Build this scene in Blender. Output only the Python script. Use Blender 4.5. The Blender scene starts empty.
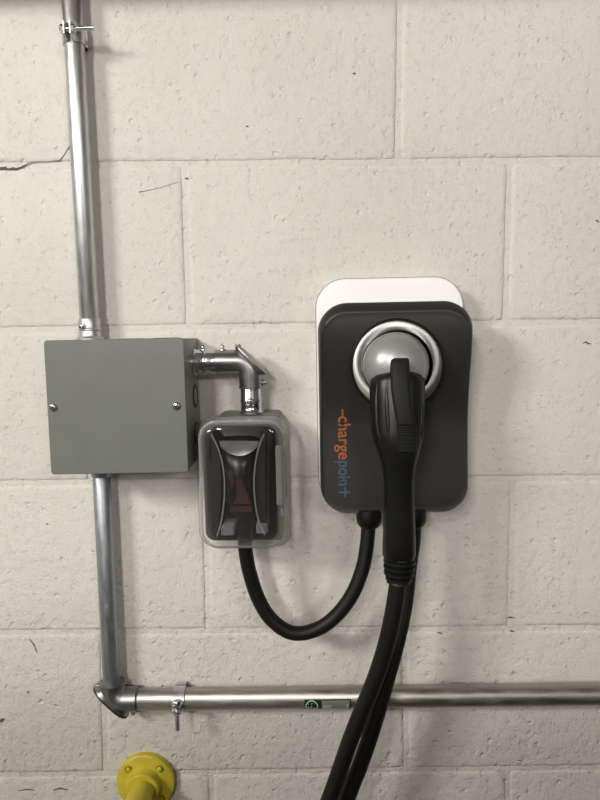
import bpy, bmesh, math, random
from mathutils import Vector, Matrix
from mathutils import noise as mnoise
random.seed(7)
PI = math.pi
C = bpy.context.scene.collection

# ------------------------------------------------------------ camera
CAM = Vector((0.148, -0.8635, 1.3498))
RX, RY, RZ, FPX = -0.0982, 0.0201, 0.0142, 670.0
R3 = Matrix.Rotation(RZ, 3, 'Z') @ Matrix.Rotation(RX, 3, 'X') @ Matrix.Rotation(RY, 3, 'Y')
cam_d = bpy.data.cameras.new('camera')
cam = bpy.data.objects.new('camera', cam_d); C.objects.link(cam)
cam_d.sensor_fit = 'VERTICAL'; cam_d.sensor_height = 36; cam_d.lens = FPX/800*36
cam_d.clip_start = 0.02
m = Matrix((R3.col[0], R3.col[2], -R3.col[1])).transposed().to_4x4()
m.translation = CAM
cam.matrix_world = m
bpy.context.scene.camera = cam

# ------------------------------------------------------------ world, lights, exposure
sc = bpy.context.scene
sc.view_settings.view_transform = 'Standard'; sc.view_settings.look = 'None'
sc.view_settings.gamma = 1; sc.view_settings.use_curve_mapping = False
sc.view_settings.exposure = 0.30
w = bpy.data.worlds.new('world'); sc.world = w; w.use_nodes = True
w.node_tree.nodes['Background'].inputs[0].default_value = (0.74, 0.73, 0.70, 1)
w.node_tree.nodes['Background'].inputs[1].default_value = 0.22

def area(name, loc, target, sx, sy, power, col):
    d = bpy.data.lights.new(name, 'AREA'); d.shape = 'RECTANGLE'; d.size = sx; d.size_y = sy
    d.energy = power; d.color = col
    o = bpy.data.objects.new(name, d); C.objects.link(o)
    o.location = loc
    o.rotation_euler = (Vector(target)-Vector(loc)).to_track_quat('-Z', 'Y').to_euler()
    return o
WARM = (1.0, 0.965, 0.915)
for ly, pw in ((-2.9, 22), (-4.4, 34), (-6.2, 44)):         # a row of fixtures running away from the wall
    area('ceiling_tube_light', (-0.45+0.12*ly, ly, 2.64), (0.1, 0, 1.4), 0.26, 0.5, pw, WARM)
area('ceiling_tube_light', (-2.1, -2.2, 2.60), (0.1, 0, 1.5), 0.7, 0.5, 62, WARM)
area('ceiling_tube_light', (1.9, -4.8, 2.60), (0.1, 0, 1.3), 1.2, 0.4, 40, WARM)

# ------------------------------------------------------------ measuring: pixel + distance from wall -> place in the room
def at(px, py, d=0.0):
    v = R3 @ Vector(((px-300)/FPX, 1, -(py-400)/FPX))
    t = (-d - CAM.y)/v.y
    return CAM + v*t
def sc_at(d): return FPX/(-CAM.y - d)      # pixels per metre at distance d from the wall

# ------------------------------------------------------------ materials
def mat(name, col, rough=0.5, metal=0.0, **kw):
    m = bpy.data.materials.new(name); m.use_nodes = True
    b = m.node_tree.nodes['Principled BSDF']
    b.inputs['Base Color'].default_value = (*col, 1)
    b.inputs['Roughness'].default_value = rough; b.inputs['Metallic'].default_value = metal
    for k, v in kw.items(): b.inputs[k.replace('_', ' ')].default_value = v
    return m
def N(m, t, **kw):
    n = m.node_tree.nodes.new(t)
    for k, v in kw.items():
        if hasattr(n, k): setattr(n, k, v)
        else: n.inputs[k.replace('_', ' ')].default_value = v
    return n
def L(m, a, b): m.node_tree.links.new(a, b)
def ramp(m, fac, stops):
    r = N(m, 'ShaderNodeValToRGB'); L(m, fac, r.inputs[0])
    e = r.color_ramp.elements
    e[0].position, e[0].color = stops[0][0], (*stops[0][1], 1)
    e[1].position, e[1].color = stops[-1][0], (*stops[-1][1], 1)
    for p, c in stops[1:-1]:
        x = e.new(p); x.color = (*c, 1)
    return r
def mixc(m, fac, a, b, mode='MIX'):
    n = m.node_tree.nodes.new('ShaderNodeMix'); n.data_type = 'RGBA'; n.blend_type = mode
    for s, v in ((0, fac), (6, a), (7, b)):
        if hasattr(v, 'is_linked'): L(m, v, n.inputs[s])
        elif s == 0: n.inputs[0].default_value = v
        else: n.inputs[s].default_value = (*v, 1)
    return n.outputs[2]
def math_(m, op, a, b=0.0, c=0.0):
    n = m.node_tree.nodes.new('ShaderNodeMath'); n.operation = op
    for i, v in enumerate((a, b, c)):
        if hasattr(v, 'is_linked'): L(m, v, n.inputs[i])
        else: n.inputs[i].default_value = v
    return n.outputs[0]

def noisy(m, scale, lo, hi, stretch=(1, 1, 1), bump=0.0, rlo=None, rhi=None, detail=4):
    """procedural mottling of colour (and roughness) plus light relief"""
    b = m.node_tree.nodes['Principled BSDF']
    tc = N(m, 'ShaderNodeTexCoord'); mp = N(m, 'ShaderNodeMapping')
    mp.inputs['Scale'].default_value = stretch
    L(m, tc.outputs['Object'], mp.inputs[0])
    n = N(m, 'ShaderNodeTexNoise', Scale=scale, Detail=detail); L(m, mp.outputs[0], n.inputs[0])
    L(m, ramp(m, n.outputs[0], [(0.3, lo), (0.7, hi)]).outputs[0], b.inputs['Base Color'])
    if rlo is not None:
        r = N(m, 'ShaderNodeMapRange', From_Min=0.3, From_Max=0.7, To_Min=rlo, To_Max=rhi)
        L(m, n.outputs[0], r.inputs[0]); L(m, r.outputs[0], b.inputs['Roughness'])
    if bump:
        bp = N(m, 'ShaderNodeBump', Strength=bump, Distance=0.0006)
        L(m, n.outputs[0], bp.inputs['Height']); L(m, bp.outputs[0], b.inputs['Normal'])
    return m

def wall_paint():
    m = mat('painted_block', (0.6, 0.57, 0.5), 0.55)
    b = m.node_tree.nodes['Principled BSDF']; b.inputs['Specular IOR Level'].default_value = 0.25
    g = N(m, 'ShaderNodeNewGeometry'); P = g.outputs['Position']
    big = N(m, 'ShaderNodeTexNoise', Scale=3.0, Detail=3); L(m, P, big.inputs[0])
    col = ramp(m, big.outputs[0], [(0.3, (0.655, 0.625, 0.575)), (0.7, (0.72, 0.695, 0.645))]).outputs[0]
    fine = N(m, 'ShaderNodeTexNoise', Scale=420.0, Detail=4, Roughness=0.6); L(m, P, fine.inputs[0])
    med = N(m, 'ShaderNodeTexNoise', Scale=85.0, Detail=5, Roughness=0.62); L(m, P, med.inputs[0])
    wide = N(m, 'ShaderNodeTexNoise', Scale=9.0, Detail=2); L(m, P, wide.inputs[0])
    # sparse pits: small voronoi spots gated by two noises
    warp = N(m, 'ShaderNodeTexNoise', Scale=160.0, Detail=2); L(m, P, warp.inputs[0])
    wv = N(m, 'ShaderNodeVectorMath', operation='SCALE'); L(m, warp.outputs[1], wv.inputs[0]); wv.inputs[3].default_value = 0.009
    wa = N(m, 'ShaderNodeVectorMath', operation='ADD'); L(m, P, wa.inputs[0]); L(m, wv.outputs[0], wa.inputs[1])
    vor = N(m, 'ShaderNodeTexVoronoi', Scale=95.0); L(m, wa.outputs[0], vor.inputs[0])
    spot = N(m, 'ShaderNodeMapRange', From_Min=0.14, From_Max=0.34, To_Min=1.0, To_Max=0.0); L(m, vor.outputs[0], spot.inputs[0])
    gate = N(m, 'ShaderNodeSeparateColor'); L(m, vor.outputs[1], gate.inputs[0])
    gm = N(m, 'ShaderNodeMapRange', From_Min=0.66, From_Max=0.92); L(m, gate.outputs[0], gm.inputs[0])
    pit = math_(m, 'MULTIPLY', spot.outputs[0], gm.outputs[0])
    gm2 = N(m, 'ShaderNodeMapRange', From_Min=0.82, From_Max=0.97); L(m, gate.outputs[1], gm2.inputs[0])
    dark = math_(m, 'MULTIPLY', pit, gm2.outputs[0])
    # porous skin of the block: clustered hollows
    med2 = N(m, 'ShaderNodeMapRange', From_Min=0.36, From_Max=0.50); L(m, med.outputs[0], med2.inputs[0])
    porous = math_(m, 'MULTIPLY', math_(m, 'SUBTRACT', 1.0, med2.outputs[0]), wide.outputs[0])
    col = mixc(m, math_(m, 'MULTIPLY', dark, 0.85), col, (0.10, 0.09, 0.075))
    v2 = N(m, 'ShaderNodeTexVoronoi', Scale=210.0); L(m, wa.outputs[0], v2.inputs[0])
    s2_ = N(m, 'ShaderNodeMapRange', From_Min=0.16, From_Max=0.42, To_Min=1.0, To_Max=0.0); L(m, v2.outputs[0], s2_.inputs[0])
    g2_ = N(m, 'ShaderNodeSeparateColor'); L(m, v2.outputs[1], g2_.inputs[0])
    g3_ = N(m, 'ShaderNodeMapRange', From_Min=0.86, From_Max=0.97); L(m, g2_.outputs[0], g3_.inputs[0])
    tiny = math_(m, 'MULTIPLY', s2_.outputs[0], g3_.outputs[0])
    col = mixc(m, math_(m, 'MULTIPLY', tiny, 0.35), col, (0.22, 0.20, 0.17))
    col = mixc(m, math_(m, 'MULTIPLY', porous, 0.22), col, (0.50, 0.47, 0.42))
    L(m, col, b.inputs['Base Color'])
    # the lower courses are coarser blocks than the upper ones
    sep = N(m, 'ShaderNodeSeparateXYZ'); L(m, P, sep.inputs[0])
    zr = N(m, 'ShaderNodeMapRange', From_Min=1.18, From_Max=0.88, To_Min=0.85, To_Max=1.45); L(m, sep.outputs[2], zr.inputs[0])
    h = math_(m, 'ADD', math_(m, 'MULTIPLY', fine.outputs[0], 0.42), math_(m, 'MULTIPLY', med.outputs[0], 0.45))
    h = math_(m, 'SUBTRACT', h, math_(m, 'MULTIPLY', pit, 0.55))
    h = math_(m, 'SUBTRACT', h, math_(m, 'MULTIPLY', porous, 0.35))
    h = math_(m, 'ADD', h, math_(m, 'MULTIPLY', wide.outputs[0], 1.6))
    h = math_(m, 'MULTIPLY', h, zr.outputs[0])
    bp = N(m, 'ShaderNodeBump', Strength=0.8, Distance=0.0026); L(m, h, bp.inputs['Height']); L(m, bp.outputs[0], b.inputs['Normal'])
    return m
M = {}
M['wall'] = wall_paint()
M['crack'] = mat('crack_shadow_gap', (0.12, 0.10, 0.08), 0.9)
M['floor'] = noisy(mat('concrete', (0.25, 0.24, 0.22), 0.7), 8, (0.16, 0.155, 0.145), (0.25, 0.24, 0.22), bump=0.3)
M['ceil'] = noisy(mat('ceiling_paint', (0.4, 0.4, 0.38), 0.8), 5, (0.30, 0.29, 0.27), (0.42, 0.41, 0.38))
M['beam'] = noisy(mat('added_beam_paint', (0.3, 0.2, 0.18), 0.7), 9, (0.26, 0.18, 0.16), (0.34, 0.24, 0.21))
M['galv'] = noisy(mat('galvanised_steel', (0.6, 0.6, 0.6), 0.3, 1.0), 60, (0.52, 0.53, 0.53), (0.68, 0.69, 0.69), (3, 3, 0.6), 0.12, 0.34, 0.46)
M['dullgalv'] = noisy(mat('dull_galvanised_steel', (0.4, 0.42, 0.44), 0.42, 0.9), 70, (0.34, 0.365, 0.39), (0.44, 0.465, 0.485), (3, 3, 0.7), 0.1, 0.38, 0.52)
M['galvx'] = noisy(mat('worn_steel_tube', (0.45, 0.43, 0.40), 0.3, 1.0), 60, (0.36, 0.345, 0.32), (0.48, 0.465, 0.43), (0.5, 3, 3), 0.12, 0.36, 0.5)
M['cast'] = noisy(mat('cast_zinc', (0.33, 0.33, 0.33), 0.33, 0.95), 45, (0.27, 0.27, 0.265), (0.40, 0.40, 0.39), (1, 1, 1), 0.25, 0.26, 0.42)
M['plated'] = noisy(mat('bright_zinc_plate', (0.62, 0.64, 0.65), 0.2, 1.0), 90, (0.52, 0.54, 0.55), (0.70, 0.72, 0.73), (1, 1, 1), 0.1, 0.14, 0.26)
M['screw'] = mat('screw_steel', (0.62, 0.61, 0.58), 0.25, 1.0)
M['slot'] = mat('screw_slot', (0.03, 0.03, 0.03), 0.6)
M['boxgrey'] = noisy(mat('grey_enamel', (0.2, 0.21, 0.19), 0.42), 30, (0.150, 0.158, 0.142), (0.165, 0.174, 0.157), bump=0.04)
M['boxside_lit'] = noisy(mat('grey_enamel_side_lit', (0.2, 0.21, 0.19), 0.45), 30, (0.20, 0.205, 0.185), (0.235, 0.24, 0.215))  # same enamel as the cover, tone raised to stand for light on the sides
M['darkedge'] = mat('knockout_gap', (0.045, 0.045, 0.042), 0.7)
M['white'] = mat('white_plastic', (0.93, 0.93, 0.92), 0.35)
M['charcoal'] = noisy(mat('charcoal_plastic', (0.03, 0.03, 0.03), 0.42), 700, (0.022, 0.022, 0.021), (0.034, 0.033, 0.031), bump=0.05, detail=2)
M['charcoal'].node_tree.nodes['Principled BSDF'].inputs['Metallic'].default_value = 0.25
M['black'] = mat('black_rubber', (0.005, 0.005, 0.005), 0.45, Specular_IOR_Level=0.3)
M['cable'] = mat('cable_jacket', (0.005, 0.005, 0.005), 0.5, Specular_IOR_Level=0.3)
M['grip'] = mat('handle_plastic', (0.005, 0.005, 0.005), 0.36, Specular_IOR_Level=0.35)
M['button'] = mat('button_plastic', (0.009, 0.009, 0.009), 0.6, Specular_IOR_Level=0.3)
M['dome'] = mat('silver_painted_plastic', (0.36, 0.365, 0.355), 0.36, 0.45)
M['orange'] = mat('orange_print', (0.33, 0.085, 0.018), 0.5)
M['blue'] = mat('blue_print', (0.045, 0.075, 0.115), 0.5)
M['yellow'] = noisy(mat('yellow_enamel', (0.6, 0.5, 0.03), 0.38), 40, (0.55, 0.44, 0.030), (0.66, 0.54, 0.045), bump=0.3)
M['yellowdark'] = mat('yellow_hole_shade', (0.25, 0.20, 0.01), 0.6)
M['green'] = mat('dark_green_label', (0.008, 0.03, 0.018), 0.4)
M['labelgrey'] = mat('grey_label', (0.20, 0.21, 0.19), 0.4)
M['labellight'] = mat('pale_label_print', (0.40, 0.41, 0.37), 0.5)
M['inkwhite'] = mat('white_print', (0.6, 0.65, 0.6), 0.5)
M['ink'] = mat('black_print', (0.01, 0.01, 0.01), 0.5)
M['red'] = mat('red_print', (0.045, 0.006, 0.006), 0.45)
M['innards'] = mat('dark_plastic', (0.008, 0.008, 0.008), 0.4)
M['plug'] = mat('glossy_black_plastic', (0.006, 0.006, 0.006), 0.3)
M['plug_glint'] = mat('plug_highlight_tone', (0.50, 0.50, 0.50), 0.40, 0.9)  # bright tone in place of light reflected off the plug's top
# brushed steel ring: radial anisotropic polish
rm = mat('brushed_steel', (0.34, 0.34, 0.33), 0.36, 1.0)
b = rm.node_tree.nodes['Principled BSDF']; b.inputs['Anisotropic'].default_value = 0.85
tg = N(rm, 'ShaderNodeTangent', direction_type='RADIAL', axis='Y'); L(rm, tg.outputs[0], b.inputs['Tangent'])
M['ring'] = rm
# thin clear polycarbonate: mostly see-through, glossy, slightly milky
cm = bpy.data.materials.new('clear_polycarbonate'); cm.use_nodes = True
nt = cm.node_tree; nt.nodes.remove(nt.nodes['Principled BSDF'])
out = nt.nodes['Material Output']
tr = N(cm, 'ShaderNodeBsdfTransparent'); tr.inputs[0].default_value = (0.90, 0.90, 0.89, 1)
gl = N(cm, 'ShaderNodeBsdfGlossy', Roughness=0.10); df = N(cm, 'ShaderNodeBsdfDiffuse'); df.inputs[0].default_value = (0.62, 0.62, 0.60, 1)
lw = N(cm, 'ShaderNodeLayerWeight', Blend=0.42)
s1 = nt.nodes.new('ShaderNodeMixShader'); s2 = nt.nodes.new('ShaderNodeMixShader')
f1 = N(cm, 'ShaderNodeMapRange', To_Min=0.0, To_Max=0.62); L(cm, lw.outputs['Facing'], f1.inputs[0])
L(cm, f1.outputs[0], s1.inputs[0]); L(cm, tr.outputs[0], s1.inputs[1]); L(cm, df.outputs[0], s1.inputs[2])
f2 = N(cm, 'ShaderNodeMapRange', To_Min=0.02, To_Max=0.40); L(cm, lw.outputs['Fresnel'], f2.inputs[0])
L(cm, f2.outputs[0], s2.inputs[0]); L(cm, s1.outputs[0], s2.inputs[1]); L(cm, gl.outputs[0], s2.inputs[2])
L(cm, s2.outputs[0], out.inputs[0])
M['clear'] = cm
cr = cm.copy(); cr.name = 'clear_polycarbonate_rib'
for n in cr.node_tree.nodes:
    if n.type == 'MAP_RANGE' and abs(n.inputs['To Max'].default_value-0.62) < 1e-5:
        n.inputs['To Min'].default_value = 0.30; n.inputs['To Max'].default_value = 0.7
M['rib'] = cr

# ------------------------------------------------------------ object helpers
def thing(name, label, cat, loc, group=None):
    o = bpy.data.objects.new(name, None); C.objects.link(o); o.location = loc
    o.empty_display_size = 0.03
    o['label'] = label; o['category'] = cat
    if group: o['group'] = group
    return o
def root_loc(o):
    v = Vector((0, 0, 0))
    while o: v += o.location; o = o.parent
    return v
def obj(name, bm, mt, parent=None, smooth=True, origin=None, label=None, angle=35):
    """meshes are laid out in room coordinates, then moved under their parent's origin"""
    bmesh.ops.recalc_face_normals(bm, faces=bm.faces)
    if origin is None:
        vs = [v.co for v in bm.verts]
        origin = Vector([(min(v[i] for v in vs)+max(v[i] for v in vs))/2 for i in range(3)])
    for v in bm.verts: v.co -= origin
    me = bpy.data.meshes.new(name); bm.to_mesh(me); bm.free()
    me.materials.append(mt)
    if smooth:
        me.polygons.foreach_set('use_smooth', [True]*len(me.polygons))
        me.set_sharp_from_angle(angle=math.radians(angle))
    o = bpy.data.objects.new(name, me); C.objects.link(o)
    o.location = origin - (root_loc(parent) if parent else Vector((0, 0, 0)))
    if parent: o.parent = parent
    if label: o['label'] = label
    return o
def frame_of(d):
    d = d.normalized(); u = d.orthogonal().normalized(); return u, d.cross(u)
def bridge(bm, a, b):
    n = len(a)
    for i in range(n): bm.faces.new((a[i], a[(i+1) % n], b[(i+1) % n], b[i]))
def lathe(bm, p, axis, prof, seg=32, cap=True):
    """prof: (distance along axis, radius)"""
    p = Vector(p); axis = Vector(axis).normalized(); u, v = frame_of(axis)
    rings = []
    for t, r in prof:
        rings.append([bm.verts.new(p + axis*t + (u*math.cos(2*PI*i/seg)+v*math.sin(2*PI*i/seg))*max(r, 1e-5)) for i in range(seg)])
    for a, b_ in zip(rings, rings[1:]): bridge(bm, a, b_)
    if cap:
        bm.faces.new(rings[0][::-1]); bm.faces.new(rings[-1])
def cyl(bm, a, b, r, seg=24, r2=None, ch=0.0):
    a = Vector(a); b = Vector(b); h = (b-a).length; r2 = r if r2 is None else r2
    if ch: prof = [(0, r-ch), (ch, r), (h-ch, r2), (h, r2-ch)]
    else: prof = [(0, r), (h, r2)]
    lathe(bm, a, b-a, prof, seg)
def catmull(pts, n=10):
    P = [pts[0]*2-pts[1]] + pts + [pts[-1]*2-pts[-2]]
    out = []
    for i in range(1, len(P)-2):
        for k in range(n):
            t = k/n; a, b_, c, d = P[i-1], P[i], P[i+1], P[i+2]
            out.append(0.5*((2*b_)+(c-a)*t+(2*a-5*b_+4*c-d)*t*t+(3*b_-a-3*c+d)*t**3))
    out.append(P[-2]); return out
def sweep(bm, path, r, seg=20, cap=True):
    rad = r if callable(r) else (lambda t: r)
    u = None; rings = []; n = len(path)
    for i, p in enumerate(path):
        t = (path[min(i+1, n-1)]-path[max(i-1, 0)]).normalized()
        if u is None: u = t.orthogonal().normalized()
        u = (u - t*u.dot(t)).normalized(); v = t.cross(u); rr = rad(i/(n-1))
        rings.append([bm.verts.new(p+(u*math.cos(2*PI*k/seg)+v*math.sin(2*PI*k/seg))*rr) for k in range(seg)])
    for a, b_ in zip(rings, rings[1:]): bridge(bm, a, b_)
    if cap: bm.faces.new(rings[0][::-1]); bm.faces.new(rings[-1])
def rrect(x0, x1, z0, z1, r, nc=8, ns=10):
    """outline of a rounded rectangle in x,z, counter-clockwise, even point count"""
    r = min(r, (x1-x0)/2-1e-5, (z1-z0)/2-1e-5)
    pts = []
    cs = [(x1-r, z0+r, -PI/2), (x1-r, z1-r, 0), (x0+r, z1-r, PI/2), (x0+r, z0+r, PI)]
    for q, (cx, cz, a0) in enumerate(cs):
        for k in range(nc+1):
            a = a0 + PI/2*k/nc; pts.append((cx+r*math.cos(a), cz+r*math.sin(a)))
        nx, nz, na = cs[(q+1) % 4]
        ex, ez = pts[-1]; fx, fz = nx+r*math.cos(na), nz+r*math.sin(na)
        for k in range(1, ns): pts.append((ex+(fx-ex)*k/ns, ez+(fz-ez)*k/ns))
    return pts
def loft_rr(bm, layers, caps=(True, True), dfun=None, nc=8, ns=10):
    """layers: (x0,x1,z0,z1,r,d) rounded rectangles at distance d from the wall"""
    rings = []
    for (x0, x1, z0, z1, r, d) in layers:
        rings.append([bm.verts.new((x, -(dfun(d, x, z) if dfun else d), z)) for x, z in rrect(x0, x1, z0, z1, r, nc, ns)])
    for a, b_ in zip(rings, rings[1:]): bridge(bm, a, b_)
    if caps[0]: bm.faces.new(rings[0][::-1])
    if caps[1]: bm.faces.new(rings[-1])
    return rings
def box(bm, x0, x1, y0, y1, z0, z1, bev=0.0, seg=2):
    r = bmesh.ops.create_cube(bm, size=1)
    for v in r['verts']:
        v.co = Vector(((x0+x1)/2+v.co.x*(x1-x0), (y0+y1)/2+v.co.y*(y1-y0), (z0+z1)/2+v.co.z*(z1-z0)))
    if bev:
        es = list({e for v in r['verts'] for e in v.link_edges})
        bmesh.ops.bevel(bm, geom=es, offset=bev, segments=seg, affect='EDGES', profile=0.6)
def xform(bm, mtx, start=0):
    bm.verts.ensure_lookup_table()
    for v in list(bm.verts)[start:]: v.co = mtx @ v.co
def screw(name, p, axis, r, parent, h=0.002, mt='screw', slot=True, kind='pan'):
    p = Vector(p); axis = Vector(axis).normalized()
    bm = bmesh.new()
    lathe(bm, p, axis, [(0, r), (h*0.35, r), (h*0.75, r*0.85), (h, r*0.5), (h*1.05, 0.0002)], 20)
    o = obj(name, bm, M[mt], parent)
    if slot:
        u, v = frame_of(axis); bm = bmesh.new()
        for a, b_ in ((u, v), (v, u)):
            q0 = p + axis*(h*1.02)
            vs = [bm.verts.new(q0 + a*s*r*0.62 + b_*t*r*0.14 + axis*k) for k in (0, 0.0002) for s, t in ((-1, -1), (1, -1), (1, 1), (-1, 1))]
            bm.faces.new(vs[4:]); bm.faces.new(vs[:4][::-1])
            for i in range(4): bm.faces.new((vs[i], vs[(i+1) % 4], vs[4+(i+1) % 4], vs[4+i]))
        obj('screw_recess', bm, M['slot'], o, smooth=False)
    return o

# ------------------------------------------------------------ THE WALL: painted concrete blocks, each one built
def lin(p, q):            # line through two pixels on the wall -> (x,z) pairs
    a, b_ = at(*p), at(*q); return (a.x, a.z), (b_.x, b_.z)
beds_px = [((0, 165), (600, 159.5)), ((0, 330), (600, 321.5)), ((0, 483.5), (600, 478)), ((0, 633), (600, 628)), ((0, 775.5), (600, 768))]
def bed_z(k, x):
    kk = min(max(k, 1), 5); (xa, za), (xb, zb) = lin(*beds_px[kk-1])
    t = (min(max(x, -0.30), 0.62)-xa)/(xb-xa)
    return za+(zb-za)*t - (k-kk)*0.2032
heads_px = {0: [(400, 5, 398, 150)], 1: [(184, 175, 188.5, 318), (510, 170, 506, 310)], 2: [(399, 330, 401, 470)],
            3: [(204.5, 490, 208, 620), (513, 490, 510.5, 615)], 4: [(102.5, 640, 105.5, 765), (404.5, 640, 406.5, 760)], 5: [(508, 770, 508, 795)]}
def head_lines(k):
    src = heads_px[min(max(k, 0), 5)] if 0 <= k <= 5 else (heads_px[0] if k % 2 == 0 else heads_px[1])
    ls = []
    for (xa, ya, xb, yb) in src:
        a, b_ = at(xa, ya), at(xb, yb); ls.append(((a.x+b_.x)/2, (b_.x-a.x)/(b_.z-a.z) if 0 <= k <= 5 else 0.0, (a.z+b_.z)/2))
    ls.sort(); first, last = ls[0], ls[-1]
    for j in range(1, 5): ls.append((last[0]+0.4064*j, 0, 0)); ls.insert(0, (first[0]-0.4064*j, 0, 0))
    return ls
GX0, GX1 = -1.35, 1.75
HJ = 0.0034
wall = bpy.data.objects.new('wall_back', None); C.objects.link(wall)
wall.location = (0.2, 0, 1.3); wall['kind'] = 'structure'
bm = bmesh.new(); box(bm, GX0, GX1, 0.0018, 0.19, 0.0, 2.72)
obj('mortar', bm, M['wall'], wall, smooth=False)
def make_block(k, la, lb):
    """one block: front face at y=0, softly broken arrises, ragged outline"""
    def xl(l, z): return min(max(l[0]+l[1]*(z-l[2]), GX0), GX1)
    seedv = random.random()*100
    def jit(p, q): return (mnoise.noise(Vector((p*38+seedv, q*38, seedv)))*0.0010 + mnoise.noise(Vector((p*140, q*140, seedv)))*0.0005)
    xm0, xm1 = la[0], lb[0]
    if xm1 <= GX0 or xm0 >= GX1: return
    zt0 = bed_z(k, xm0)-HJ; zb0 = bed_z(k+1, xm0)+HJ
    if zb0 > 2.7 or zt0 < 0.01: return
    NS, NV = 22, 11; pts = []
    def zt(x): return min(bed_z(k, x)-HJ, 2.71)
    def zb(x): return max(bed_z(k+1, x)+HJ, 0.002)
    x0b, x1b = xl(la, zb(xm0))+HJ, xl(lb, zb(xm1))-HJ
    x0t, x1t = xl(la, zt(xm0))+HJ, xl(lb, zt(xm1))-HJ
    for i in range(NS): x = x0b+(x1b-x0b)*i/NS; pts.append((x, zb(x), 0, 1))
    for i in range(NV): z = zb(xm1)+(zt(xm1)-zb(xm1))*i/NV; pts.append((x1b+(x1t-x1b)*i/NV, z, -1, 0))
    for i in range(NS): x = x1t+(x0t-x1t)*i/NS; pts.append((x, zt(x), 0, -1))
    for i in range(NV): z = zt(xm0)+(zb(xm0)-zt(xm0))*i/NV; pts.append((x0t+(x0b-x0t)*i/NV, z, 1, 0))
    n = len(pts); bm = bmesh.new(); rings = []
    cx, cz = (xm0+xm1)/2, (zt0+zb0)/2
    for inset, y in ((0.0, 0.006), (0.0, 0.0019), (0.0014, 0.0010), (0.0034, 0.0003), (0.0060, 0.0)):
        ring = []
        for (x, z, ix, iz) in pts:
            j = jit(x, z); sx = (1 if cx > x else -1); sz = (1 if cz > z else -1)
            e = inset + j
            corner = ix and (abs(z-zb0) < 1e-4 or abs(z-zt0) < 1e-4)
            ring.append(bm.verts.new((x+(ix*e if ix else 0), y, z+(iz*e if iz else 0))))
        # keep the corners square
        for idx, (sx, sz) in ((0, (1, 1)), (NS, (-1, 1)), (NS+NV, (-1, -1)), (2*NS+NV, (1, -1))):
            x, z, _, _ = pts[idx]; ring[idx].co = Vector((x+sx*(inset+0.0006), y, z+sz*(inset+0.0006)))
        rings.append(ring)
    for a, b_ in zip(rings, rings[1:]): bridge(bm, a, b_)
    bm.faces.new(rings[-1])
    obj('block', bm, M['wall'], wall, smooth=True, angle=60)
for k in range(-5, 8):
    ls = head_lines(k)
    for la, lb in zip(ls, ls[1:]): make_block(k, la, lb)

# the crack in the bed joint at the left and the chipped hole by it
def ribbon(name, pts, widths, mt, parent, d=0.0006):
    bm = bmesh.new(); P = [at(px, py, d) for px, py in pts]; up = []
    for i, p in enumerate(P):
        t = (P[min(i+1, len(P)-1)]-P[max(i-1, 0)]).normalized(); nrm = Vector((-t.z, 0, t.x))
        hw = widths[i]/2/sc_at(0)
        up.append([bm.verts.new(p+nrm*hw*s+Vector((0, yy, 0))) for s, yy in ((-1, 0.0006), (-0.8, 0), (0.8, 0), (1, 0.0006))])
    for a, b_ in zip(up, up[1:]):
        for i in range(3): bm.faces.new((a[i], a[i+1], b_[i+1], b_[i]))
    return obj(name, bm, M[mt], parent, smooth=False)
ribbon('crack', [(-8, 167.5), (0, 168.5), (5, 168), (8, 169.3), (13, 168.6), (16, 169.2), (21, 167.2), (26, 164.4), (32, 162.2), (41, 161.6), (48, 161.8), (54, 160.8), (60, 160.2), (64, 155), (67, 150), (72, 143)],
       [2.4, 2.8, 3.2, 2.0, 3.2, 2.6, 1.6, 0.9, 0.7, 0.5, 0.5, 0.6, 1.0, 0.6, 0.7, 0.4], 'crack', wall)
for pts, ws in (([(583, 343.5), (586, 341.8), (588, 343.5), (591, 343.8)], [0.6, 1.6, 2.0, 0.5]), ([(0, 722), (2, 720), (4.5, 719)], [3, 4, 1]),
                ([(53, 790.5), (60, 788.5), (68, 790)], [1, 1.8, 0.8]), ([(18, 791), (27, 789.5), (35, 790.5)], [0.6, 1.4, 0.5]),
                ([(27, 692), (28.5, 692.5)], [1.8, 2.0]), ([(29, 639), (34, 645), (37, 653)], [0.8, 1.3, 0.5]), ([(507.5, 618), (511, 617.3), (515, 618)], [0.5, 1.5, 0.5]),
                ([(510, 631), (514, 631.4)], [1.6, 1.2]), ([(437, 632.5), (442, 633.5)], [0.7, 1.6]), ([(139, 192), (145, 191), (160, 187.5), (178, 182)], [1.2, 0.4, 0.25, 0.2]),
                ([(185, 178.5), (188, 178)], [1.4, 1.2]), 
                ([(46, 524), (48, 524.3)], [1.2, 1.2]), ([(353, 73), (355.5, 73.5)], [1.6, 1.6]), ([(246, 126), (248.5, 126.5)], [1.4, 1.2]), ([(596, 220), (599, 222)], [1.6, 1.2])):
    ribbon('chip', pts, ws, 'crack', wall)

bm = bmesh.new(); box(bm, -3.6, 4.0, -7.0, 0.0, -0.12, 0.0)
o = obj('floor', bm, M['floor'], None, smooth=False); o['kind'] = 'structure'
bm = bmesh.new(); box(bm, -3.6, 4.0, -7.0, 0.19, 2.72, 2.84)
o = obj('ceiling', bm, M['ceil'], None, smooth=False); o['kind'] = 'structure'
# unseen beam added just above the view to shade the top of the wall
zb = max(at(0, 0, 0).z, at(600, 0, 0).z) + 0.021
bm = bmesh.new(); box(bm, GX0, GX1, -0.10, 0.0, zb, zb+0.25, 0.004)
o = obj('added_shade_beam_1', bm, M['beam'], None, smooth=False); o['kind'] = 'structure'

# waist-high unseen blocker added behind the camera, shading the block wall's foot
bm = bmesh.new(); box(bm, -0.62, 1.75, -1.22, -1.06, 0.0, 1.25, 0.012)
o = obj('added_shade_wall', bm, M['floor'], None, smooth=False); o['kind'] = 'structure'

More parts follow.
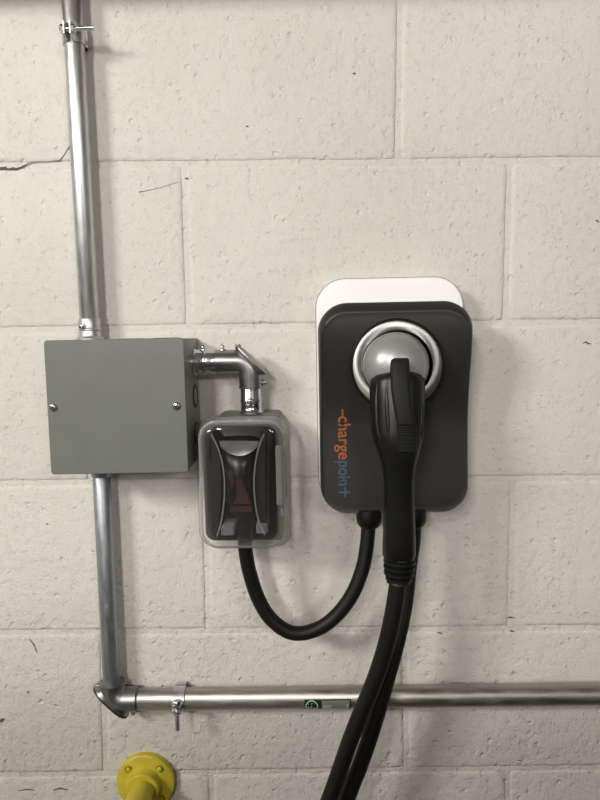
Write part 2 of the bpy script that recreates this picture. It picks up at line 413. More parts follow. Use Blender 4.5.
# ------------------------------------------------------------ conduit parts
DC = 0.0195                      # distance of the conduit axes from the wall
EX, EZ = Vector((1, 0, 0)), Vector((0, 0, 1))
OUT = Vector((0, -1, 0))
RP = 0.0119
RH = 0.0142                     # the horizontal run is a size larger
def conduit(name, label, a, b_, mt, r=RP, group=None):
    t = thing(name, label, 'conduit', (a+b_)/2, group)
    bm = bmesh.new(); h = (b_-a).length
    lathe(bm, a, b_-a, [(0.001, r-0.0015), (0, r-0.0004), (0.0006, r), (h-0.0006, r), (h, r-0.0004), (h-0.001, r-0.0015)], 40)
    obj('tube', bm, mt, t)
    return t
# junction box frame of reference
JD = 0.1016
jTL, jTR, jBL, jBR = at(43.5, 340, JD), at(184, 338, JD), at(51, 474, JD), at(188, 473, JD)
jx0, jx1 = (jTL.x+jBL.x)/2, (jTR.x+jBR.x)/2
jz1, jz0 = (jTL.z+jTR.z)/2, (jBL.z+jBR.z)/2
t = thing('junction_box', 'square grey steel junction box with a blank screwed cover, mounted on the block wall', 'junction box', ((jx0+jx1)/2, 0, (jz0+jz1)/2))
bm = bmesh.new(); box(bm, jx0+0.0015, jx1-0.0005, -JD+0.0035, 0, jz0+0.0015, jz1-0.001, 0.002)
obj('body', bm, M['boxside_lit'], t)
bm = bmesh.new(); loft_rr(bm, [(jx0, jx1, jz0, jz1, 0.004, JD-0.0028), (jx0, jx1, jz0, jz1, 0.004, JD-0.0006), (jx0+0.0006, jx1-0.0006, jz0+0.0006, jz1-0.0006, 0.0035, JD)], nc=4, ns=2)
# shut-in gap between lid and body, and the small folded lip at the right
cov = obj('cover', bm, M['boxgrey'], t)
for sx, sy in ((53, 407.5), (176.5, 406)):
    screw('cover_screw', at(sx, sy, JD)+Vector((0, 0, 0)), OUT, 0.0050, t, 0.0028)
# knockouts: two on the right side, two on top
def knockout(p, axis, r, parent):
    p = Vector(p); bm = bmesh.new()
    lathe(bm, p-axis*0.0004, axis, [(0, r*0.80), (0.0016, r*0.80), (0.0016, r), (0, r)], 28, cap=False)
    o = obj('knockout', bm, M['darkedge'], parent)
    bm = bmesh.new(); lathe(bm, p-axis*0.0004, axis, [(0, r*0.79), (0.0009, r*0.79), (0.0011, r*0.7)], 28)
    obj('knockout_disc', bm, M['boxside_lit'], o)
for kz in (at(193, 396, 0.036).z, at(194.5, 433, 0.036).z):
    knockout((jx1-0.0005, -0.036, kz), EX, 0.0145, t)
for kx in (at(128, 336, 0.05).x, at(163, 336, 0.05).x):
    knockout((kx, -0.036, jz1-0.001), EZ, 0.0150, t)

def set_screw_connector(label, p, axis, length, r, screw_dir, screw_t, name='conduit_connector', mt='plated', nut=True, flange=None):
    """short sleeve: locknut flange on the box, body with rolled bead, set screw"""
    p = Vector(p); axis = Vector(axis).normalized()
    t = thing(name, label, 'connector', p, 'set-screw connectors at the boxes')
    fl = flange or r*1.28
    bm = bmesh.new()
    lathe(bm, p, axis, [(0, fl), (0.0022, fl), (0.0034, fl*0.94), (0.0050, r*1.03), (0.0075, r*1.02), (length*0.42, r), (length*0.46, r*1.06), (length*0.52, r*1.06), (length*0.56, r), (length-0.0012, r), (length, r-0.0008), (length-0.001, r-0.002)], 36)
    obj('sleeve', bm, M[mt], t)
    sp = p+axis*screw_t+Vector(screw_dir).normalized()*(r*0.98)
    bm = bmesh.new(); lathe(bm, sp, screw_dir, [(0, 0.0042), (0.0016, 0.0038), (0.0017, 0.0026)], 18)
    obj('screw_boss', bm, M[mt], t)
    bm = bmesh.new(); lathe(bm, sp, screw_dir, [(0.001, 0.0018), (0.0036, 0.0018)], 12); obj('set_screw_shank', bm, M['screw'], t)
    screw('set_screw', sp+Vector(screw_dir).normalized()*0.0036, screw_dir, 0.0031, t, 0.0022)
    return t

# upper vertical conduit
u_top = at(67.5, -60, DC); u_bot = at(89.5, 330, DC)
ux = at(89.7, 322, DC).x
axis_up = (at(72.5, 10, DC)-at(89.7, 322, DC)).normalized(); axis_up.y = 0; axis_up.normalize()
pU = Vector((ux, -DC, jz1-0.001))
conduit('conduit', 'shiny galvanised vertical conduit rising from the top of the grey junction box', pU+axis_up*0.0085, pU+axis_up*0.497, M['galv'])
set_screw_connector('galvanised set-screw connector on the top side of the grey junction box', pU, axis_up, 0.027, RP*1.13, (-0.35, -1, 0), 0.017, mt='galv', flange=0.0168)
# lower vertical conduit
lx = at(102, 485, DC).x; pL = Vector((lx, -DC, jz0+0.0015))
elb_c = at(112.5, 697, DC)
axis_dn = (elb_c-pL); axis_dn.y = 0; LD = axis_dn.length; axis_dn.normalize()
elb_c = pL+axis_dn*LD
conduit('conduit', 'dull blue-grey vertical conduit between the junction box and the lower corner elbow', pL+axis_dn*0.009, elb_c-axis_dn*0.0125, M['dullgalv'], RP*0.95)
set_screw_connector('small set-screw connector below the grey junction box, on the dull conduit', pL, axis_dn, 0.0215, RP*1.08, (-0.42, -1, 0.0), 0.0125, mt='dullgalv', flange=0.0150)

# pulling elbow: hubs toward +a and +b, cut-off outer corner closed with a screwed cover
def pull_elbow(label, c, a, b_, la, lb, r, mt, group='conduit pulling elbows'):
    c = Vector(c); a = Vector(a).normalized(); b_ = Vector(b_).normalized(); n = OUT
    t = thing('pulling_elbow', label, 'elbow', c, group)
    bm = bmesh.new()
    # swept corner body: rings rotating from a to b, pulled tight on the inner side and cut on the outer side
    rr = r; rings = []; seg = 36
    stations = []
    for tt in (la, la-0.0016, la-0.0018, r*1.05): stations.append((a, tt, 1.0 if tt > la-0.0017 else 0.965))
    cutd = r*0.02
    diag = -(a+b_).normalized()
    def ring(center, u, scale=1.0, clampit=True):
        out = []
        for k in range(seg):
            th = 2*PI*k/seg; p = center+(u*math.cos(th)+n*math.sin(th))*rr*scale
            e = (p-c).dot(diag)
            if clampit and e > cutd: p = p-diag*(e-cutd)
            out.append(bm.verts.new(p))
        return out
    ua = (b_-a*b_.dot(a)).normalized()
    for (ax, tt, s) in stations: rings.append(ring(c+ax*tt, ua, s, False))
    # corner
    inner = c+(a+b_)*(r*1.02)
    for i in range(1, 8):
        f = i/8*PI/2
        # direction of the section's own axis turning about the inner corner point
        ud = -(a*math.sin(f)+b_*math.cos(f))          # points from the inner corner outwards
        cen = inner+ud*(r*1.02)
        rings.append(ring(cen, -ud, 0.965))
    ub = (a-b_*a.dot(b_)).normalized()
    for tt, s in ((r*1.05, 0.965), (lb-0.0018, 0.965), (lb-0.0016, 1.0), (lb, 1.0)): rings.append(ring(c+b_*tt, ub, s, False))
    # align ring starts: all use (inward dir, n) so indices correspond
    for p, q in zip(rings, rings[1:]): bridge(bm, p, q)
    bm.faces.new(rings[0]); bm.faces.new(rings[-1][::-1])
    obj('elbow_body', bm, M[mt], t, angle=50)
    # squared pocket rising to the cover
    along = (a-b_).normalized()
    L2 = r*1.72
    bm = bmesh.new()
    def oval(cc, hl, hw, k=40):
        out = []
        for i in range(k):
            th = 2*PI*i/k; x, y = math.cos(th), math.sin(th)
            q = 0.72
            out.append(bm.verts.new(cc+along*(math.copysign(abs(x)**q, x)*hl)+n*(math.copysign(abs(y)**q, y)*hw)))
        return out
    e0 = c-diag*(r*0.50); e1 = c+diag*(r*0.06)
    rs = [oval(e0, L2*0.72, r*0.90), oval(c-diag*(r*0.12), L2*0.92, r*0.93), oval(e1, L2*1.0, r*0.97)]
    for p, q in zip(rs, rs[1:]): bridge(bm, p, q)
    bm.faces.new(rs[0]); bm.faces.new(rs[-1])
    obj('cover_seat', bm, M[mt], t)
    bm = bmesh.new()
    rs = [oval(e1+diag*0.0004, L2*1.0, r*0.96), oval(e1+diag*0.0009, L2*1.0, r*0.96)]
    bridge(bm, *rs); bm.faces.new(rs[0]); bm.faces.new(rs[-1]); obj('gasket', bm, M['slot'], t)
    bm = bmesh.new()
    rs = [oval(e1+diag*0.0009, L2*1.05, r*1.03), oval(e1+diag*0.0020, L2*1.05, r*1.03), oval(e1+diag*0.0030, L2*0.97, r*0.93), oval(e1+diag*0.0046, L2*0.72, r*0.6), oval(e1+diag*0.0052, L2*0.3, r*0.25)]
    for p, q in zip(rs, rs[1:]): bridge(bm, p, q)
    bm.faces.new(rs[0]); bm.faces.new(rs[-1]); cv = obj('elbow_cover', bm, M[mt], t)
    for s in (-1, 1):
        screw('cover_screw', e1+diag*0.0020+along*(s*L2*0.86), diag, 0.0030, t, 0.0030)
    # set screws on the outer side of each hub
    for ax, l_, od in ((a, la, -b_), (b_, lb, -a)):
        p0 = c+ax*(l_*0.80)+od*(r*0.97)
        bm = bmesh.new(); lathe(bm, p0, od, [(-0.001, 0.0042), (0.0014, 0.0038), (0.0016, 0.0017), (0.0035, 0.0017)], 18)
        obj('screw_boss', bm, M[mt], t)
        screw('set_screw', p0+od*0.0035, od, 0.0031, t, 0.0022)
    return t
# side connector from the box to the upper elbow
DU = 0.036
cU = at(250, 361.0, DU)
side_p = Vector((jx1-0.0005, -DU, cU.z))
upperlen = cU.x-side_p.x
set_screw_connector('bright set-screw connector on the right side of the grey junction box', side_p, EX, 0.0285, 0.0148, (0, -0.12, 1), 0.0120, flange=0.0162)
pull_elbow('cast metal pulling elbow between the junction box and the clear outlet cover', cU, -EX, -EZ, upperlen-0.0275, 0.0335, 0.0148, 'cast')
box_top = at(250, 410, 0.0).z
plen = (cU.z-0.0325)-box_top
set_screw_connector('upright bright set-screw connector on top of the clear-covered outlet box', (cU.x, -DU, box_top), EZ, plen, 0.0130, (0.05, -1, 0.0), plen*0.5, flange=0.0155)
# lower elbow and horizontal conduit
hx = EX.copy(); pr = at(600, 694.5, DC); hdir = (pr-elb_c); hdir.y = 0; hdir.normalize()
elb_c.z = (at(140, 699.0, DC)).z
hdir = (at(600, 694.0, DC)-at(140, 699.3, DC)); hdir.y = 0; hdir.normalize()
pull_elbow('dark cast pulling elbow joining the lower vertical conduit to the horizontal one', elb_c, hdir, -axis_dn, 0.0335, 0.024, 0.0168, 'cast')
hc = conduit('conduit', 'long horizontal steel conduit running to the right below the charger', elb_c+hdir*0.033, elb_c+hdir*1.15, M['galvx'], RH)

RH_ = RH
# labels printed round the horizontal conduit
def pipe_patch(x0, x1, a0, a1, r, mt, name, parent, label=None):
    """curved label: angles measured from straight out of the wall, positive upwards"""
    bm = bmesh.new(); rows = []
    up = Vector((-hdir.z, 0, hdir.x))
    for i in range(13):
        th = math.radians(a0+(a1-a0)*i/12); nr = OUT*math.cos(th)+up*math.sin(th)
        rows.append([bm.verts.new(elb_c+hdir*(x-elb_c.x)+nr*r) for x in (x0, x1)])
    for p, q in zip(rows, rows[1:]): bm.faces.new((p[0], p[1], q[1], q[0]))
    return obj(name, bm, M[mt], parent, label=label)
RF = sc_at(DC+0.01)
gx0, gx1, gx2 = at(304, 702, 0.055).x, at(322, 702, 0.055).x, at(352, 702, 0.055).x
st = pipe_patch(gx0, gx1, -62, 18, RH+0.00025, 'green', 'sticker', hc, 'dark green certification sticker with a white mark')
st2 = pipe_patch(gx1, gx2, -62, 18, RH+0.00022, 'labelgrey', 'sticker', hc, 'grey printed sticker edged in black beside the green one')
pipe_patch(gx1+0.001, gx2-0.001, 12, 18, RH+0.00035, 'ink', 'printed_border', st2)
pipe_patch(gx2-0.0018, gx2, -62, 18, RH+0.00035, 'ink', 'printed_border', st2)
pipe_patch(gx1+0.0012, gx1+0.0125, -45, -12, RH+0.00035, 'labellight', 'print_block', st2)
pipe_patch(gx2-0.0065, gx2-0.0035, -45, -8, RH+0.00035, 'labellight', 'print_block', st2)
def text_bm(body, offset=0.0, spacing=1.0):
    cu = bpy.data.curves.new('lettering', 'FONT'); cu.body = body; cu.size = 1; cu.offset = offset; cu.space_character = spacing
    cu.resolution_u = 6
    o = bpy.data.objects.new('lettering', cu); C.objects.link(o)
    dg = bpy.context.evaluated_depsgraph_get(); dg.update()
    me = bpy.data.meshes.new_from_object(o.evaluated_get(dg))
    bm = bmesh.new(); bm.from_mesh(me)
    bpy.data.objects.remove(o); bpy.data.curves.remove(cu); bpy.data.meshes.remove(me)
    return bm
def bounds(bm):
    xs = [v.co.x for v in bm.verts]; ys = [v.co.y for v in bm.verts]; return min(xs), max(xs), min(ys), max(ys)
bm = text_bm('UL', 0.01); X0, X1, Y0, Y1 = bounds(bm)
up = Vector((-hdir.z, 0, hdir.x))
for v in bm.verts:
    fx = (v.co.x-X0)/(X1-X0); fy = (v.co.y-Y0)/(Y1-Y0)
    x = gx0+0.0045+fx*0.0100; th = math.radians(-44+fy*42); nr = OUT*math.cos(th)+up*math.sin(th)
    v.co = elb_c+hdir*(x-elb_c.x)+nr*(RH+0.0005)
obj('lettering', bm, M['inkwhite'], st, smooth=False)
bm = bmesh.new(); ring_in, ring_out = [], []
for i in range(36):
    for lst, s in ((ring_in, 0.86), (ring_out, 1.0)):
        q = 2*PI*i/36; x = gx0+0.0096+math.cos(q)*0.0083*s; th = math.radians(-22+math.sin(q)*36*s)
        nr = OUT*math.cos(th)+up*math.sin(th); lst.append(bm.verts.new(elb_c+hdir*(x-elb_c.x)+nr*(RH+0.0005)))
bridge(bm, ring_in, ring_out); obj('printed_ring', bm, M['inkwhite'], st, smooth=False)

# conduit hangers: a strap from the wall round the tube, pinched in front by a bolt
def hanger(label, c, ax, thr, wdt, RP):
    """c on the tube axis, ax along the tube, thr: direction in which the bolt thread points"""
    c = Vector(c); ax = Vector(ax).normalized(); thr = Vector(thr); thr = (thr-ax*thr.dot(ax)).normalized()
    t = thing('conduit_hanger', label, 'hanger', Vector((c.x, 0, c.z)), 'bolted conduit hangers')
    R = RP+0.0003; TH = 0.0013
    # outline in (s: along thr, d: out from the wall), one side
    def side(sg):
        pts = [(sg*0.0, 0.0007), (sg*0.009, 0.0007), (sg*R*0.93, 0.003), (sg*R, 0.010)]
        for q in range(9):
            th = math.radians(-45+q*14.6)
            pts.append((sg*R*math.cos(th), DC+R*math.sin(th)))
        pts += [(sg*0.0042, DC+R+0.0004), (sg*0.0030, DC+R+0.0030), (sg*0.0030, DC+R+0.0125)]
        return pts
    for sg in (-1, 1):
        bm = bmesh.new(); P = side(sg); rows = []
        for i, (s, d) in enumerate(P):
            ps, pd = P[max(i-1, 0)]; ns_, nd = P[min(i+1, len(P)-1)]
            tx, ty = ns_-ps, nd-pd; l_ = math.hypot(tx, ty); nx, ny = ty/l_*sg, -tx/l_*sg
            last = i >= len(P)-3
            hw = wdt/2*(1.0 if i > 4 else 0.9)
            if i == len(P)-1: hw *= 0.62
            ww = [(-hw, 0), (hw, 0), (hw, TH), (-hw, TH)]
            rows.append([bm.verts.new(Vector((c.x, 0, c.z))+ax*a_+thr*(s+nx*o_)+OUT*(d+ny*o_)) for a_, o_ in ww])
        for p, q in zip(rows, rows[1:]): bridge(bm, p, q)
        bm.faces.new(rows[0]); bm.faces.new(rows[-1]); obj('strap', bm, M['galv'], t, angle=40)
    bp = Vector((c.x, 0, c.z))+OUT*(DC+R+0.0072)
    bm = bmesh.new(); cyl(bm, bp-thr*0.006, bp+thr*0.0305, 0.0025, 16)
    for k in range(16):
        q = bp+thr*(0.006+k*0.0015); lathe(bm, q, thr, [(0, 0.0024), (0.0005, 0.0029), (0.001, 0.0024)], 14, cap=False)
    obj('bolt', bm, M['plated'], t)
    bm = bmesh.new(); lathe(bm, bp-thr*0.0095, thr, [(0, 0.0045), (0.0008, 0.0052), (0.0045, 0.0052)], 6); obj('bolt_head', bm, M['screw'], t, smooth=False)
    bm = bmesh.new(); lathe(bm, bp+thr*0.0043, thr, [(0, 0.0052), (0.0032, 0.0052), (0.004, 0.0046)], 6); obj('nut', bm, M['screw'], t, smooth=False)
    return t
hp = pU+axis_up*((at(75, 36, DC).z-pU.z)/axis_up.z)
hanger('bolted steel hanger clamping the vertical conduit near the top of the picture', hp, axis_up, EX, 0.022, RP)
hx_ = at(180, 700, DC).x
hp = elb_c+hdir*(hx_-elb_c.x)
hanger('bolted steel hanger on the horizontal conduit, its threaded bolt pointing down', hp, hdir, -EZ, 0.0155, RH)

# ------------------------------------------------------------ clear-covered outlet box
BD, FD = 0.046, 0.102
bx0, bx1 = at(222, 480, 0.02).x, at(283, 480, 0.02).x
bz1, bz0 = box_top, at(243, 538, 0.03).z
t = thing('outlet_box', 'weatherproof outlet box under a clear rounded plastic cover, left of the charger', 'outlet box', ((bx0+bx1)/2, 0, (bz0+bz1)/2))
bm = bmesh.new(); loft_rr(bm, [(bx0, bx1, bz0, bz1, 0.006, 0), (bx0, bx1, bz0, bz1, 0.006, 0.04), (bx0+0.001, bx1-0.001, bz0+0.001, bz1-0.001, 0.006, 0.042)], nc=4, ns=2)
obj('back_box', bm, M['boxgrey'], t)
def pr_(x0, x1, y0, y1, d): a, b_ = at(x0, y1, d), at(x1, y0, d); m_ = at((x0+x1)/2, (y0+y1)/2, d); return at(x0, (y0+y1)/2, d).x, at(x1, (y0+y1)/2, d).x, at((x0+x1)/2, y1, d).z, at((x0+x1)/2, y0, d).z
a = pr_(204, 276, 424, 540, 0.047)
bm = bmesh.new(); loft_rr(bm, [(*a, 0.012, 0.042), (*a, 0.012, 0.0475), (a[0]+0.003, a[1]-0.003, a[2]+0.003, a[3]-0.003, 0.010, 0.0495)], nc=6, ns=4)
obj('mounting_plate', bm, M['innards'], t, label='black mounting plate inside the clear cover')
o_ = pr_(198, 290, 416.5, 546.5, 0.05); f_ = pr_(206, 280, 423.5, 542.5, FD)
def mixr(t_, ins=0): return tuple(o_[i]+(f_[i]-o_[i])*t_ for i in range(4))
def shell(o1, o2, rr_):
    lay = []
    lay.append((o1[0]-0.0012, o1[1]+0.0012, o1[2]-0.0012, o1[3]+0.0012, rr_+0.001, 0.0425))
    lay.append((o1[0]-0.0012, o1[1]+0.0012, o1[2]-0.0012, o1[3]+0.0012, rr_+0.001, 0.0475))
    lay.append((*o1, rr_, 0.0485))
    for i in range(1, 5): q = i/4*0.55; lay.append((*[o1[k]+(o2[k]-o1[k])*q for k in range(4)], rr_, 0.0485+(FD-0.012-0.0485)*i/4))
    for i in range(1, 7):
        th = i/6*PI/2; q = 0.55+0.45*(1-math.cos(th)); e = 0.006*(1-math.cos(th))
        lay.append((o1[0]+(o2[0]-o1[0])*q+e, o1[1]+(o2[1]-o1[1])*q-e, o1[2]+(o2[2]-o1[2])*q+e, o1[3]+(o2[3]-o1[3])*q-e, rr_-e*0.6, FD-0.012+0.012*math.sin(th)))
    return lay
bm = bmesh.new(); loft_rr(bm, shell(o_, f_, 0.020), caps=(False, True), nc=8, ns=6)
clr = obj('clear_cover', bm, M['clear'], t, label='clear plastic bubble cover')
# moulded rims and ribs of the cover
def strip_loop(name, r_, rad, d, w_=0.0011, parent=None, mt='rib'):
    pts = [Vector((x, -d, z)) for x, z in rrect(*r_, rad, 8, 4)]; pts += [pts[0]]
    bm = bmesh.new(); sweep(bm, pts, w_, 10); return obj(name, bm, M[mt], parent)
strip_loop('moulded_rim', mixr(0.55), 0.020, FD-0.013, 0.0013, clr)
for pts in ([(211, 434), (218, 448), (223.5, 470), (224.5, 495), (221.5, 520), (217, 536)], [(264, 434), (258, 450), (254.5, 472), (254.5, 495), (258, 518), (265, 535)]):
    bm = bmesh.new(); sweep(bm, catmull([at(x, y, FD-0.004) for x, y in pts], 6), 0.0009, 10); obj('moulded_rib', bm, M['rib'], clr)
# hinge side of the cover
bm = bmesh.new()
for y0, y1, x0, x1, d in ((446, 505, 276, 282, 0.094), (452, 498, 281, 287, 0.078)):
    q = pr_(x0, x1, y0, y1, d); loft_rr(bm, [(*q, 0.002, d-0.006), (*q, 0.002, d), (q[0]+0.001, q[1]-0.001, q[2]+0.001, q[3]-0.001, 0.002, d+0.001)], nc=3, ns=2)
obj('hinge', bm, M['rib'], clr)
for yy in (453, 512):
    q = at(283, yy, 0.085); bm = bmesh.new(); cyl(bm, q-EZ*0.004, q+EZ*0.004, 0.0028, 16, ch=0.0006); obj('hinge_knuckle', bm, M['rib'], clr)
q = at(198.5, 475, 0.06); bm = bmesh.new(); box(bm, q.x-0.0015, q.x+0.003, q.y-0.004, q.y+0.004, q.z-0.004, q.z+0.004, 0.001); obj('latch', bm, M['rib'], clr)
# dark side cheeks of the socket insert, curved inwards
def cheek(side, name):
    bm = bmesh.new(); rows = []
    ys = [431, 440, 452, 466, 480, 495, 510, 522, 534]
    inner_l = [213, 216.5, 220, 222.5, 223.5, 223.3, 221.5, 219.5, 217]; outer_l = [209]*9
    inner_r = [263, 260, 257, 255, 254.5, 254.7, 256, 259, 263]; outer_r = [268]*9
    for i, y in enumerate(ys):
        xi, xo = (inner_l[i], outer_l[i]) if side < 0 else (inner_r[i], outer_r[i])
        d0, d1 = 0.049, 0.084
        A = at(xo, y, d1); B = at(xi, y, d1); zz = A.z
        rows.append([bm.verts.new((A.x, -d0, zz)), bm.verts.new((A.x, -d1+0.004, zz)), bm.verts.new((A.x+(B.x-A.x)*0.25, -d1, zz)), bm.verts.new((A.x+(B.x-A.x)*0.85, -d1, zz)), bm.verts.new((B.x, -d1+0.003, zz)), bm.verts.new((B.x, -d0, zz))])
    for p, q in zip(rows, rows[1:]): bridge(bm, p, q)
    bm.faces.new(rows[0]); bm.faces.new(rows[-1]); obj(name, bm, M['innards'], t)
for x0, x1, y0, y1 in ((221, 234, 527, 536), (256, 267, 524, 534)):      # pale moulded feet either side of the plug's neck
    q = pr_(x0, x1, y0, y1, 0.088); bm = bmesh.new()
    loft_rr(bm, [(*q, 0.002, 0.05), (*q, 0.002, 0.086), (q[0]+0.0012, q[1]-0.0012, q[2]+0.0012, q[3]-0.0012, 0.0012, 0.088)], nc=3, ns=2); obj('moulded_foot', bm, M['rib'], t)
cheek(-1, 'side_cheek'); cheek(1, 'side_cheek')

# ------------------------------------------------------------ power cord: plug inside the cover, loop up to the charger
t = thing('power_cord', 'black power cord looping from the clear outlet cover up to the charger\'s left gland', 'power cord', at(290, 560, 0.06))
def section_loft(bm, secs, p_=2.6, seg=32):
    """secs: (px_left, px_right, py, centre distance, half depth); superellipse sections"""
    rings = []
    for (xl, xr, y, dc, hd) in secs:
        df = dc+hd*0.3; A, B = at(xl, y, df), at(xr, y, df); cx, hw, z = (A.x+B.x)/2, (B.x-A.x)/2, (A.z+B.z)/2
        ring = []
        for k in range(seg):
            th = 2*PI*k/seg; c_, s_ = math.cos(th), math.sin(th)
            ring.append(bm.verts.new((cx+hw*math.copysign(abs(c_)**(2/p_), c_), -dc+hd*math.copysign(abs(s_)**(2/p_), s_), z)))
        rings.append(ring)
    for a_, b_ in zip(rings, rings[1:]): bridge(bm, a_, b_)
    bm.faces.new(rings[0]); bm.faces.new(rings[-1])
bm = bmesh.new()
section_loft(bm, [(226, 251, 436, 0.052, 0.002), (221, 257, 437.5, 0.055, 0.006), (219, 259, 442, 0.060, 0.013), (219, 258.5, 448, 0.064, 0.019), (220.5, 258, 455, 0.066, 0.0235), (222, 256.5, 464, 0.067, 0.0255), (224, 255, 475, 0.067, 0.0265), (225, 254, 488, 0.067, 0.0265), (225.5, 254, 500, 0.067, 0.026), (229, 254, 510, 0.067, 0.0255), (235.5, 254, 516, 0.068, 0.021), (236, 254.5, 524, 0.069, 0.017), (238, 253, 531, 0.070, 0.0135), (237, 254, 533, 0.070, 0.0135), (238, 253, 536, 0.070, 0.012), (237, 254, 538, 0.070, 0.013), (238, 253, 541, 0.070, 0.012)])
plug = obj('plug', bm, M['plug'], t, angle=60, label='black moulded plug seen through the clear cover')
bm = bmesh.new(); rows = []     # crescent plate standing in for the highlight on the plug's top
for i in range(9):
    q = i/8; th = math.radians(60*(1-q)); y = 441+6*q
    hw = 20-1.5*q
    row = []
    for k in range(9):
        f = k/8*2-1; dd = 0.0955-0.011*(1-math.cos(th))-0.006*(1-q)+0.0012*f*f
        p_ = at(239+hw*f, y+9*q*(1-f*f), dd); row.append(bm.verts.new(p_))
    rows.append(row)
for p, q in zip(rows, rows[1:]):
    for k in range(8): bm.faces.new((p[k], p[k+1], q[k+1], q[k]))
r_ = bmesh.ops.extrude_face_region(bm, geom=list(bm.faces))
for v in [g for g in r_['geom'] if isinstance(g, bmesh.types.BMVert)]: v.co.y += 0.0015
obj('plug_highlight', bm, M['plug_glint'], plug, label='bright crescent modelled as the highlight on top of the plug')
bm = bmesh.new()     # faded red print on the plug face
for poly in (((236, 480), (241, 479), (250, 500), (251, 504), (232, 504), (237, 497)), ((231, 506), (251.5, 506), (252, 512), (229, 512)), ((228, 470), (233, 470), (233.5, 484), (231, 490))):
    vs = [bm.verts.new(at(x, y, 0.0945)) for x, y in poly]; vb = [bm.verts.new(at(x, y, 0.0940)) for x, y in poly]
    bm.faces.new(vs); bridge(bm, vs, vb)
obj('printed_label', bm, M['red'], plug, smooth=False, label='faded red print on the plug')
cord_px = [(245.5, 526, .070), (245, 545, .068), (249.5, 572, .064), (259, 600, .061), (272, 620, .060), (291, 632.5, .060), (312, 631, .060), (332, 619.5, .060), (350, 598, .060), (361.5, 572, .059), (366.5, 548, .057), (368.5, 525, .055), (369, 514, .055)]
bm = bmesh.new(); sweep(bm, catmull([at(*q) for q in cord_px], 10), 0.0089, 24)
obj('cable', bm, M['cable'], t)

# ------------------------------------------------------------ charging station
PX = lambda x, y, d: at(x, y, d)
wx0, wx1 = at(316.5, 330, .032).x, at(463.5, 310, .032).x
wz1 = at(390, 278, .032).z
cx0, cx1 = at(319.3, 400, .06).x, at(470, 430, .062).x
cz1 = at(395, 301.5, .078).z; cz0 = at(395, 514, .060).z
t = thing('charging_station', 'dark grey wall-mounted car charging station with a white top edge', 'charging station', ((cx0+cx1)/2, 0, (cz0+cz1)/2))
bm = bmesh.new(); R_ = 0.036; wz0 = cz0+0.004
loft_rr(bm, [(wx0+.002, wx1-.002, wz0, wz1-.002, R_, 0), (wx0+.0005, wx1-.0005, wz0, wz1-.0005, R_, 0.026), (wx0, wx1, wz0, wz1, R_, 0.028), (wx0, wx1, wz0, wz1, R_, 0.0305), (wx0+.0012, wx1-.0012, wz0, wz1-.0012, R_-.001, 0.0318), (wx0+.004, wx1-.004, wz0, wz1-.004, R_-.003, 0.0322)], nc=12, ns=6)
obj('back_plate', bm, M['white'], t, label='white back plate showing along the top')
strip_loop('edge_trim', (wx0-0.0002, wx1+0.0002, wz0, wz1+0.0002), R_, 0.0285, 0.0009, t, 'boxside_lit')
H_ = cz1-cz0
def front(z):
    u = (z-cz0)/H_           # 0 bottom .. 1 top
    u = min(max(u, 0), 1)
    s = lambda e0, e1, v: (lambda q: q*q*(3-2*q))(min(max((v-e0)/(e1-e0), 0), 1))
    return 0.060+0.023*s(0.42, 0.92, u)+0.003*s(0.35, 0.0, u)
def cov_layers():
    lay = [(0, 0, 0.0, 'b'), (0, 0, 0.0, -0.014), (0.0006, 0.001, 0.0006, -0.007), (0.0022, 0.0095, 0.0022, -0.0008), (0.0034, 0.0120, 0.0034, 0.0)]
    return lay
bm = bmesh.new(); rings = []
CR = 0.034
def ring_at(sx, top, bot, off, base=None, scale=None):
    out = []
    x0, x1, z0, z1 = cx0+sx, cx1-sx, cz0+bot, cz1-top
    for x, z in rrect(x0, x1, z0, z1, CR-sx, 12, 14):
        if scale is not None:
            mx, mz = (x0+x1)/2, (z0+z1)/2; x = mx+(x-mx)*scale; z = mz+(z-mz)*scale
        d = base if base is not None else front(z)+off
        out.append(bm.verts.new((x, -d, z)))
    return out
rings.append(ring_at(0, 0, 0, 0, base=0.0325))
rings.append(ring_at(0, 0, 0, -0.014))
rings.append(ring_at(0.0006, 0.001, 0.0006, -0.007))
rings.append(ring_at(0.0022, 0.0095, 0.0022, -0.0012))
rings.append(ring_at(0.0032, 0.0115, 0.0032, 0.0))
rings.append(ring_at(0.0042, 0.0130, 0.0042, -0.0003))
for i in range(1, 20): rings.append(ring_at(0.0042, 0.0130, 0.0042, -0.0003, scale=1-i/20))
for a_, b_ in zip(rings, rings[1:]): bridge(bm, a_, b_)
bm.faces.new(rings[0]); bm.faces.new(rings[-1])
cover = obj('front_cover', bm, M['charcoal'], t, label='charcoal front cover', angle=50)
# holster: steel ring, dark cup
hc_ = at(397.5, 365.5, 0.088); hy = -hc_.y
bm = bmesh.new()
lathe(bm, Vector((hc_.x, 0, hc_.z)), OUT, [(0.070, 0.0520), (0.0862, 0.0520), (0.0868, 0.0516), (0.0874, 0.0505), (0.0868, 0.0412), (0.0862, 0.0405), (0.074, 0.0398), (0.070, 0.0405)], 96, cap=False)
ringo = obj('holster_ring', bm, M['ring'], t, label='brushed steel holster ring', origin=Vector((hc_.x, -0.08, hc_.z)))
bm = bmesh.new()
lathe(bm, Vector((hc_.x, 0, hc_.z)), OUT, [(0.086, 0.0398), (0.080, 0.0385), (0.0745, 0.034), (0.0742, 0.001)], 64, cap=False)
obj('holster_cup', bm, M['black'], t)
bm = bmesh.new()
lathe(bm, Vector((hc_.x, 0, hc_.z)), OUT, [(0.072, 0.0545), (0.0840, 0.0545), (0.0852, 0.0530)], 96, cap=False)
obj('ring_bezel', bm, M['black'], t)
